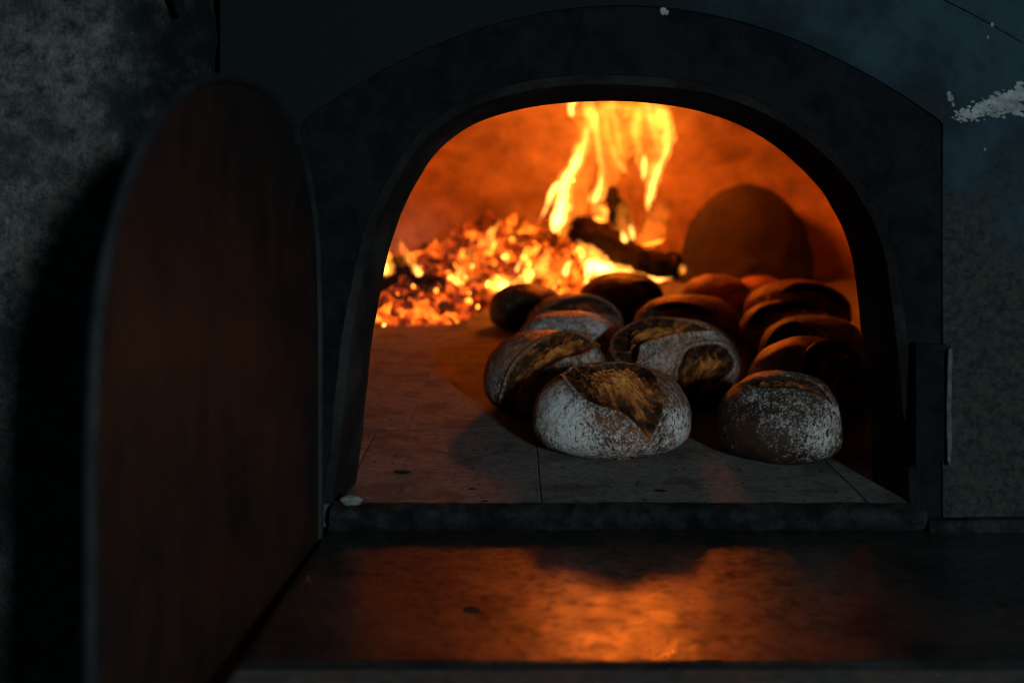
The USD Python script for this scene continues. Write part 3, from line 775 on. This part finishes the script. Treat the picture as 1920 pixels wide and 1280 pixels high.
log('thick curved black log sagging over the embers under the flames', [at(1085, 425, 2.60), at(1130, 455, 2.55), at(1185, 487, 2.5), at(1240, 498, 2.5), at(1272, 496, 2.52)], [70, 80, 75, 62, 50], 2)
log('black upright log stub standing behind the flames', [at(1170, 490, 2.8), at(1166, 420, 2.82), at(1150, 372, 2.84), at(1146, 350, 2.84)], [56, 56, 44, 22], 4)
log('short dark log leaning in the small flame by the left jamb', [at(700, 545, 2.2), at(735, 512, 2.22), at(762, 495, 2.25), at(778, 520, 2.28)], [22, 36, 38, 28], 6)
log('broken dark log piece lying behind the left embers', [at(775, 528, 2.33), at(805, 524, 2.35), at(832, 526, 2.36)], [18, 24, 20], 8)

# ember bed: lumps heaped from the left jamb to the back centre
front_line = [(-620, 2.03), (-520, 2.05), (-230, 2.07), (-110, 2.33), (60, 2.42), (200, 2.5), (520, 2.62), (900, 2.86)]
fx, fd = np.array(front_line).T


def heap(X, d):
    e = d - np.interp(X, fx, fd)
    base = np.clip(e / 0.10, 0, 1) * 40
    g = lambda x0, d0, sx, sd, h: h * np.exp(-((X - x0) / sx) ** 2 - ((d - d0) / sd) ** 2)
    return base + (g(70, 2.66, 270, 0.16, 200) + g(-330, 2.6, 260, 0.2, 110) + g(-150, 2.82, 270, 0.12, 150) + g(420, 2.72, 220, 0.12, 120) + g(-560, 2.45, 200, 0.2, 60)) * np.clip(e / 0.15, 0, 1)


r3 = np.random.default_rng(21)
VV, FF, HH, nv = [], [], [], 0
cnt = 0
while cnt < 2900:
    X, d = r3.uniform(-700, 880), r3.uniform(2.03, 2.93)
    e = d - np.interp(X, fx, fd)
    if e < 0.012 or abs((X - 420) / 1750) ** 4.2 + (max(d - 2, 0) / 0.95) ** 4.2 > 0.97:
        continue
    hz = heap(X, d)
    s = 6 + 36 * r3.random() ** 3.2 + (3 if d > 2.5 else 0)
    v, f = lump(s * U, cnt, 2 if s > 24 else 1, 0.7, np.array([r3.uniform(0.8, 2.9), r3.uniform(0.45, 1.0), r3.uniform(0.35, 0.8)]))
    v = v @ rot_any(r3).T + W(X, d, HEARTH + hz * r3.uniform(0.75, 1.03) + s * 0.3)
    hot = (0.39 + 0.13 * r3.normal() if r3.random() > 0.3 else r3.choice([0.05, 0.12, 0.2, 0.74])) + 0.30 * math.exp(-((X - 330) / 190) ** 2 - ((d - 2.56) / 0.12) ** 2) + 0.18 * math.exp(-((X + 60) / 200) ** 2 - ((d - 2.45) / 0.12) ** 2) - (0.10 if d > 2.72 else 0) - 0.16 * math.exp(-((X + 430) / 170) ** 2 - ((d - 2.2) / 0.16) ** 2)
    VV.append(v); FF.append(f + nv); HH.append(np.full(len(v), hot)); nv += len(v); cnt += 1
# the ash and fine embers below them
gx, gd = np.meshgrid(np.linspace(-720, 900, 110), np.linspace(2.03, 2.94, 110))
e = gd - np.interp(gx, fx, fd)
gz = HEARTH + np.where(e > 0, heap(gx, gd) * 0.97 + 3, -6) + (meshkit.fbm(np.stack([gx / 25, gd * 90, 0 * gx], -1), 3, 6) - 0.5) * 46 * np.clip(e / 0.08, 0, 1)
v = np.stack([gx * U, gd * DD, CZ + gz * U], -1).reshape(-1, 3)
idx = np.arange(110 * 110).reshape(110, 110)
a, b, c, d_ = idx[:-1, :-1].ravel(), idx[:-1, 1:].ravel(), idx[1:, 1:].ravel(), idx[1:, :-1].ravel()
FF.append(np.vstack([np.c_[a, b, c], np.c_[a, c, d_]]) + nv); VV.append(v)
HH.append(0.36 + 0.5 * (meshkit.fbm(np.stack([gx / 60, gd * 38, 0 * gx], -1), 3, 16).ravel() - 0.5)); nv += len(v)
bed = part(None, 'ember_bed', trimesh.Trimesh(np.vstack(VV), np.vstack(FF), process=False), ember_m, False, {'glow': np.concatenate(HH)})
tag(bed.GetPrim(), 'heap of glowing orange embers spread across the back of the oven', 'embers', None, 'stuff')
# separate bright embers that stand out at the left front of the fire
spots = [(712, 580), (730, 590), (706, 604), (745, 552), (752, 565), (768, 560), (772, 590), (782, 600), (788, 572), (800, 566), (805, 585), (812, 560), (818, 545), (822, 566), (826, 606), (828, 576), (838, 590), (842, 578), (852, 598), (765, 605), (790, 552), (775, 537), (846, 520), (885, 500), (868, 585), (878, 565), (748, 598), (760, 574), (735, 570), (815, 598), (720, 612), (896, 575)]
for i, (px, py) in enumerate(spots):
    d = 650 / (min(py + 3, 611) - 295) if py > 600 else np.interp(py, [495, 545, 600], [2.45, 2.22, 2.10])
    s = r3.uniform(7, 14)
    v, f = lump(s * U, 300 + i, 2, 0.4, r3.uniform(0.6, 1.25, 3))
    v = v @ rot_any(r3).T + at(px, py, d)
    hot = float(np.clip(r3.normal(0.8, 0.16), 0.45, 1.05))
    e_ = part(None, 'glowing_ember', trimesh.Trimesh(v, f, process=False), ember_m, True, {'glow': np.full(len(v), hot)})
    tag(e_.GetPrim(), 'small glowing ember at the left front edge of the fire', 'ember', 'bright embers at the left front of the fire')


def flame(label, pts, heart=None, veil=None, wisp=None, flat=0.55, hot=None):
    """pts: (px, py, half width, distance). A sheet of burning gas; heart: a hotter narrow path inside; both are closed bodies"""
    def body(pts, flat, k=16, soft=4.0):
        a = np.array(pts, float)
        a = catmull(a, 10 * len(a))
        path = np.array([at(x, y, d) for x, y, w, d in a])
        q_ = path / U / 60.0
        jig = np.stack([meshkit.fbm(q_ + 17 * j, 3, 50 + j) - 0.5 for j in range(3)], 1)
        wv = np.maximum(a[:, 2], 0.6) * a[:, 3] * U * (0.75 + 0.9 * (meshkit.fbm(q_ * 1.7 + 5, 3, 61) - 0.25))
        path = path + jig * np.array([1.1, 0.8, 0.5]) * np.minimum(wv, 40 * U)[:, None]
        i = np.linspace(0, 1, len(wv))
        wv = wv * np.minimum(1, np.minimum(i * 6, (1 - i) * soft) + 0.04) ** 0.8
        m = tube(path, wv, k, (1, 0, 0), flat)
        return m
    m0 = body([(x, y, w * 1.5, d) for x, y, w, d in pts], flat)
    t = thing('flame', label, 'flame', loc=np.array(at(pts[0][0], pts[0][1], pts[0][3])))
    part(t, 'sheet', m0, flame_edge if hot is None else flame_outer, True)
    for q in heart or []:
        part(t, 'heart', body([(x, y, w * (1.1 if hot is None else 0.8), d) for x, y, w, d in q], 0.8 if hot is None else flat), hot or flame_inner, True)
    for q in wisp or []:
        part(t, 'wisp', body([(x, y, w * 1.3, d) for x, y, w, d in q], 0.6), flame_wisp, True)
    for q in veil or []:
        part(t, 'veil', body(q, 0.6, 24), flame_outer, True)
    return t


d0 = 2.74
flame('tall bright forked flame, leftmost of the big ones, white at its foot',
      [(1046, 456, 12, d0), (1050, 410, 14, d0), (1058, 360, 11, d0), (1072, 318, 10, d0), (1088, 285, 9, d0 + .02), (1102, 245, 7, d0 + .03), (1108, 215, 9, d0 + .03), (1096, 180, 12, d0 + .02), (1075, 195, 6, d0)],
      [[(1040, 452, 13, d0), (1048, 412, 13, d0), (1055, 365, 8, d0), (1066, 330, 8, d0), (1080, 302, 7, d0), (1092, 276, 3.5, d0 + .01), (1102, 248, 2.2, d0 + .02), (1107, 225, 1.6, d0 + .02)],
       [(1064, 342, 7, d0), (1042, 352, 6, d0), (1030, 372, 5, d0 - .02), (1022, 395, 3, d0 - .02), (1008, 418, 2, d0 - .02)],
       [(996, 474, 4, d0 - .1), (1001, 458, 6, d0 - .1), (1012, 438, 3, d0 - .1)],
       [(1074, 222, 4, d0), (1072, 200, 6, d0), (1082, 184, 5, d0)]],
      [[(1050, 470, 20, d0 + .05), (1066, 430, 30, d0 + .05), (1085, 340, 26, d0 + .05), (1105, 260, 28, d0 + .05), (1110, 190, 34, d0 + .05), (1100, 110, 50, d0 + .02), (1080, 60, 30, d0)]])
flame('thin wavering flame in the middle of the fire above the log stub',
      [(1112, 402, 7, d0 + .04), (1118, 375, 9, d0 + .04), (1128, 345, 7, d0 + .04), (1128, 305, 4, d0 + .05), (1118, 255, 4, d0 + .06), (1112, 210, 6, d0 + .06), (1112, 150, 12, d0 + .05)],
      [[(1113, 385, 5, d0 + .04), (1124, 352, 4, d0 + .04), (1130, 325, 3, d0 + .04)]],
      [[(1130, 380, 18, d0 + .1), (1150, 300, 30, d0 + .1), (1160, 230, 50, d0 + .1), (1160, 150, 70, d0 + .06), (1150, 70, 60, d0)]],
      [[(1128, 330, 4, d0 + .04), (1126, 290, 5, d0 + .04), (1118, 255, 5, d0 + .05), (1114, 215, 6, d0 + .05), (1112, 170, 6, d0 + .05)], [(1165, 312, 3, d0), (1162, 270, 6, d0), (1155, 235, 5, d0), (1146, 200, 8, d0), (1150, 165, 5, d0)], [(1190, 315, 3, d0), (1197, 280, 6, d0), (1190, 245, 7, d0), (1200, 205, 7, d0), (1200, 170, 4, d0)], [(1225, 300, 3, d0), (1232, 270, 6, d0), (1226, 235, 8, d0), (1212, 205, 7, d0), (1205, 175, 4, d0)]])
flame('broad curling yellow flame, rightmost of the big ones',
      [(1214, 405, 6, d0), (1218, 370, 8, d0), (1226, 330, 9, d0), (1243, 292, 9, d0), (1253, 258, 9, d0 + .02), (1243, 225, 12, d0 + .02), (1222, 195, 16, d0 + .02), (1200, 150, 20, d0)],
      [[(1215, 398, 5, d0), (1218, 372, 5, d0), (1224, 345, 5, d0), (1234, 316, 4, d0), (1248, 285, 3, d0), (1254, 258, 2.5, d0), (1247, 232, 2, d0)],
       [(1205, 340, 3, d0), (1209, 312, 5, d0), (1207, 285, 3, d0)],
       [(1186, 452, 4, d0 - .08), (1185, 435, 5, d0 - .08), (1184, 418, 3, d0 - .08)]],
      [[(1208, 360, 16, d0 + .06), (1222, 300, 30, d0 + .06), (1218, 240, 40, d0 + .06), (1200, 180, 55, d0 + .04), (1190, 110, 80, d0 + .02), (1180, 50, 60, d0)],
       [(1215, 470, 20, d0 - .05), (1222, 440, 24, d0 - .03), (1235, 400, 22, d0), (1250, 360, 10, d0)]])
flame('slender curved wisp between the two big yellow flames',
      [(1185, 332, 3, d0 + .03), (1165, 312, 4, d0 + .03), (1148, 280, 4, d0 + .03), (1138, 240, 4, d0 + .03), (1134, 200, 6, d0 + .03), (1140, 150, 10, d0 + .03)])
flame('small pointed flame at the right end of the curved log',
      [(1268, 514, 9, 2.5), (1270, 503, 9, 2.5), (1271, 492, 5, 2.5), (1272, 482, 2, 2.5)], [[(1268, 510, 5, 2.5), (1269, 500, 6, 2.5), (1270, 491, 3, 2.5)]])
flame('small flame touching the left jamb beside the leaning log',
      [(724, 520, 11, 2.12), (722, 500, 12, 2.12), (723, 478, 7, 2.12), (726, 452, 2, 2.12)], [[(722, 516, 6, 2.12), (721, 503, 7, 2.12), (722, 490, 4, 2.12)]], [[(722, 515, 16, 2.15), (722, 490, 14, 2.15), (724, 450, 4, 2.15)]])
flame('small two-legged pointed flame over the leaning log at left',
      [(786, 518, 8, 2.12), (776, 498, 8, 2.12), (764, 480, 6, 2.12), (755, 462, 5, 2.12), (750, 444, 2, 2.12)], [[(787, 518, 7, 2.12), (781, 506, 6, 2.12), (775, 494, 3, 2.12)]],
      [[(750, 505, 12, 2.15), (752, 480, 14, 2.15), (750, 455, 8, 2.15), (748, 440, 3, 2.15)]])
flame('low yellow flame rising from the embers left of the batch',
      [(858, 565, 8, 2.3), (856, 540, 11, 2.3), (860, 520, 10, 2.3), (868, 505, 7, 2.3), (875, 490, 3, 2.3)], [[(856, 538, 5, 2.3), (857, 528, 6, 2.3), (861, 516, 3, 2.3)]], [[(880, 545, 10, 2.34), (884, 520, 12, 2.34), (886, 500, 5, 2.34)]])
flame('low bright flame licking out behind the leftmost back loaf',
      [(930, 560, 10, 2.3), (938, 545, 16, 2.3), (952, 532, 16, 2.3), (970, 520, 8, 2.3)], [[(934, 548, 7, 2.3), (946, 536, 8, 2.3), (958, 530, 4, 2.3)]])
flame('hot white-yellow flame under the curved log above the back loaves',
      [(1082, 448, 8, 2.5), (1100, 475, 14, 2.48), (1120, 500, 20, 2.46), (1150, 508, 16, 2.44), (1185, 517, 10, 2.44), (1225, 525, 6, 2.44), (1265, 522, 4, 2.44)],
      [[(1100, 488, 8, 2.47), (1118, 500, 13, 2.45), (1140, 503, 9, 2.44), (1165, 510, 4, 2.44)], [(1150, 506, 6, 2.43), (1190, 518, 6, 2.43), (1230, 525, 5, 2.43), (1264, 520, 3, 2.44)], [(1101, 524, 6, 2.42), (1103, 508, 7, 2.44), (1106, 495, 5, 2.45)]])

flame('wide rolling flame tongue under the oven vault, feeding from the big flames',
      [(1180, 185, 40, 2.76), (1168, 165, 60, 2.66), (1152, 152, 70, 2.54), (1140, 143, 62, 2.42), (1132, 136, 44, 2.32), (1128, 130, 16, 2.24)],
      [[(1178, 168, 40, 2.68), (1164, 157, 64, 2.56), (1148, 149, 68, 2.46), (1138, 141, 46, 2.36), (1130, 135, 14, 2.28)]], flat=0.22, hot=flame_roll)
flame('faint low flames hovering over the ember heap left of the forked flame',
      [(905, 500, 10, 2.62), (915, 470, 16, 2.62), (930, 440, 12, 2.64), (938, 410, 4, 2.64)], None,
      [[(960, 500, 26, 2.6), (975, 465, 30, 2.6), (985, 430, 18, 2.62), (995, 400, 6, 2.62)], [(870, 520, 24, 2.5), (880, 490, 26, 2.5), (890, 455, 10, 2.52)]])

flame('ragged flame tongues licking up between the curved log and the log stub',
      [(1110, 445, 8, 2.58), (1120, 425, 10, 2.6), (1128, 400, 8, 2.62), (1122, 378, 4, 2.64)],
      [[(1165, 470, 4, 2.5), (1170, 450, 5, 2.52), (1166, 430, 3, 2.54)]],
      [[(1150, 480, 14, 2.52), (1165, 440, 20, 2.56), (1172, 400, 16, 2.6), (1166, 360, 6, 2.62)]])
flame('short flames on the ember heap between the forked flame and the back loaves',
      [(1010, 520, 8, 2.5), (1016, 500, 9, 2.52), (1024, 478, 6, 2.54), (1022, 460, 3, 2.55)],
      [[(1060, 520, 5, 2.46), (1064, 502, 5, 2.48), (1072, 485, 2, 2.5)], [(968, 512, 4, 2.44), (972, 498, 4, 2.45), (980, 486, 2, 2.46)]],
      [[(1040, 520, 18, 2.48), (1045, 495, 20, 2.5), (1050, 468, 8, 2.52)]])
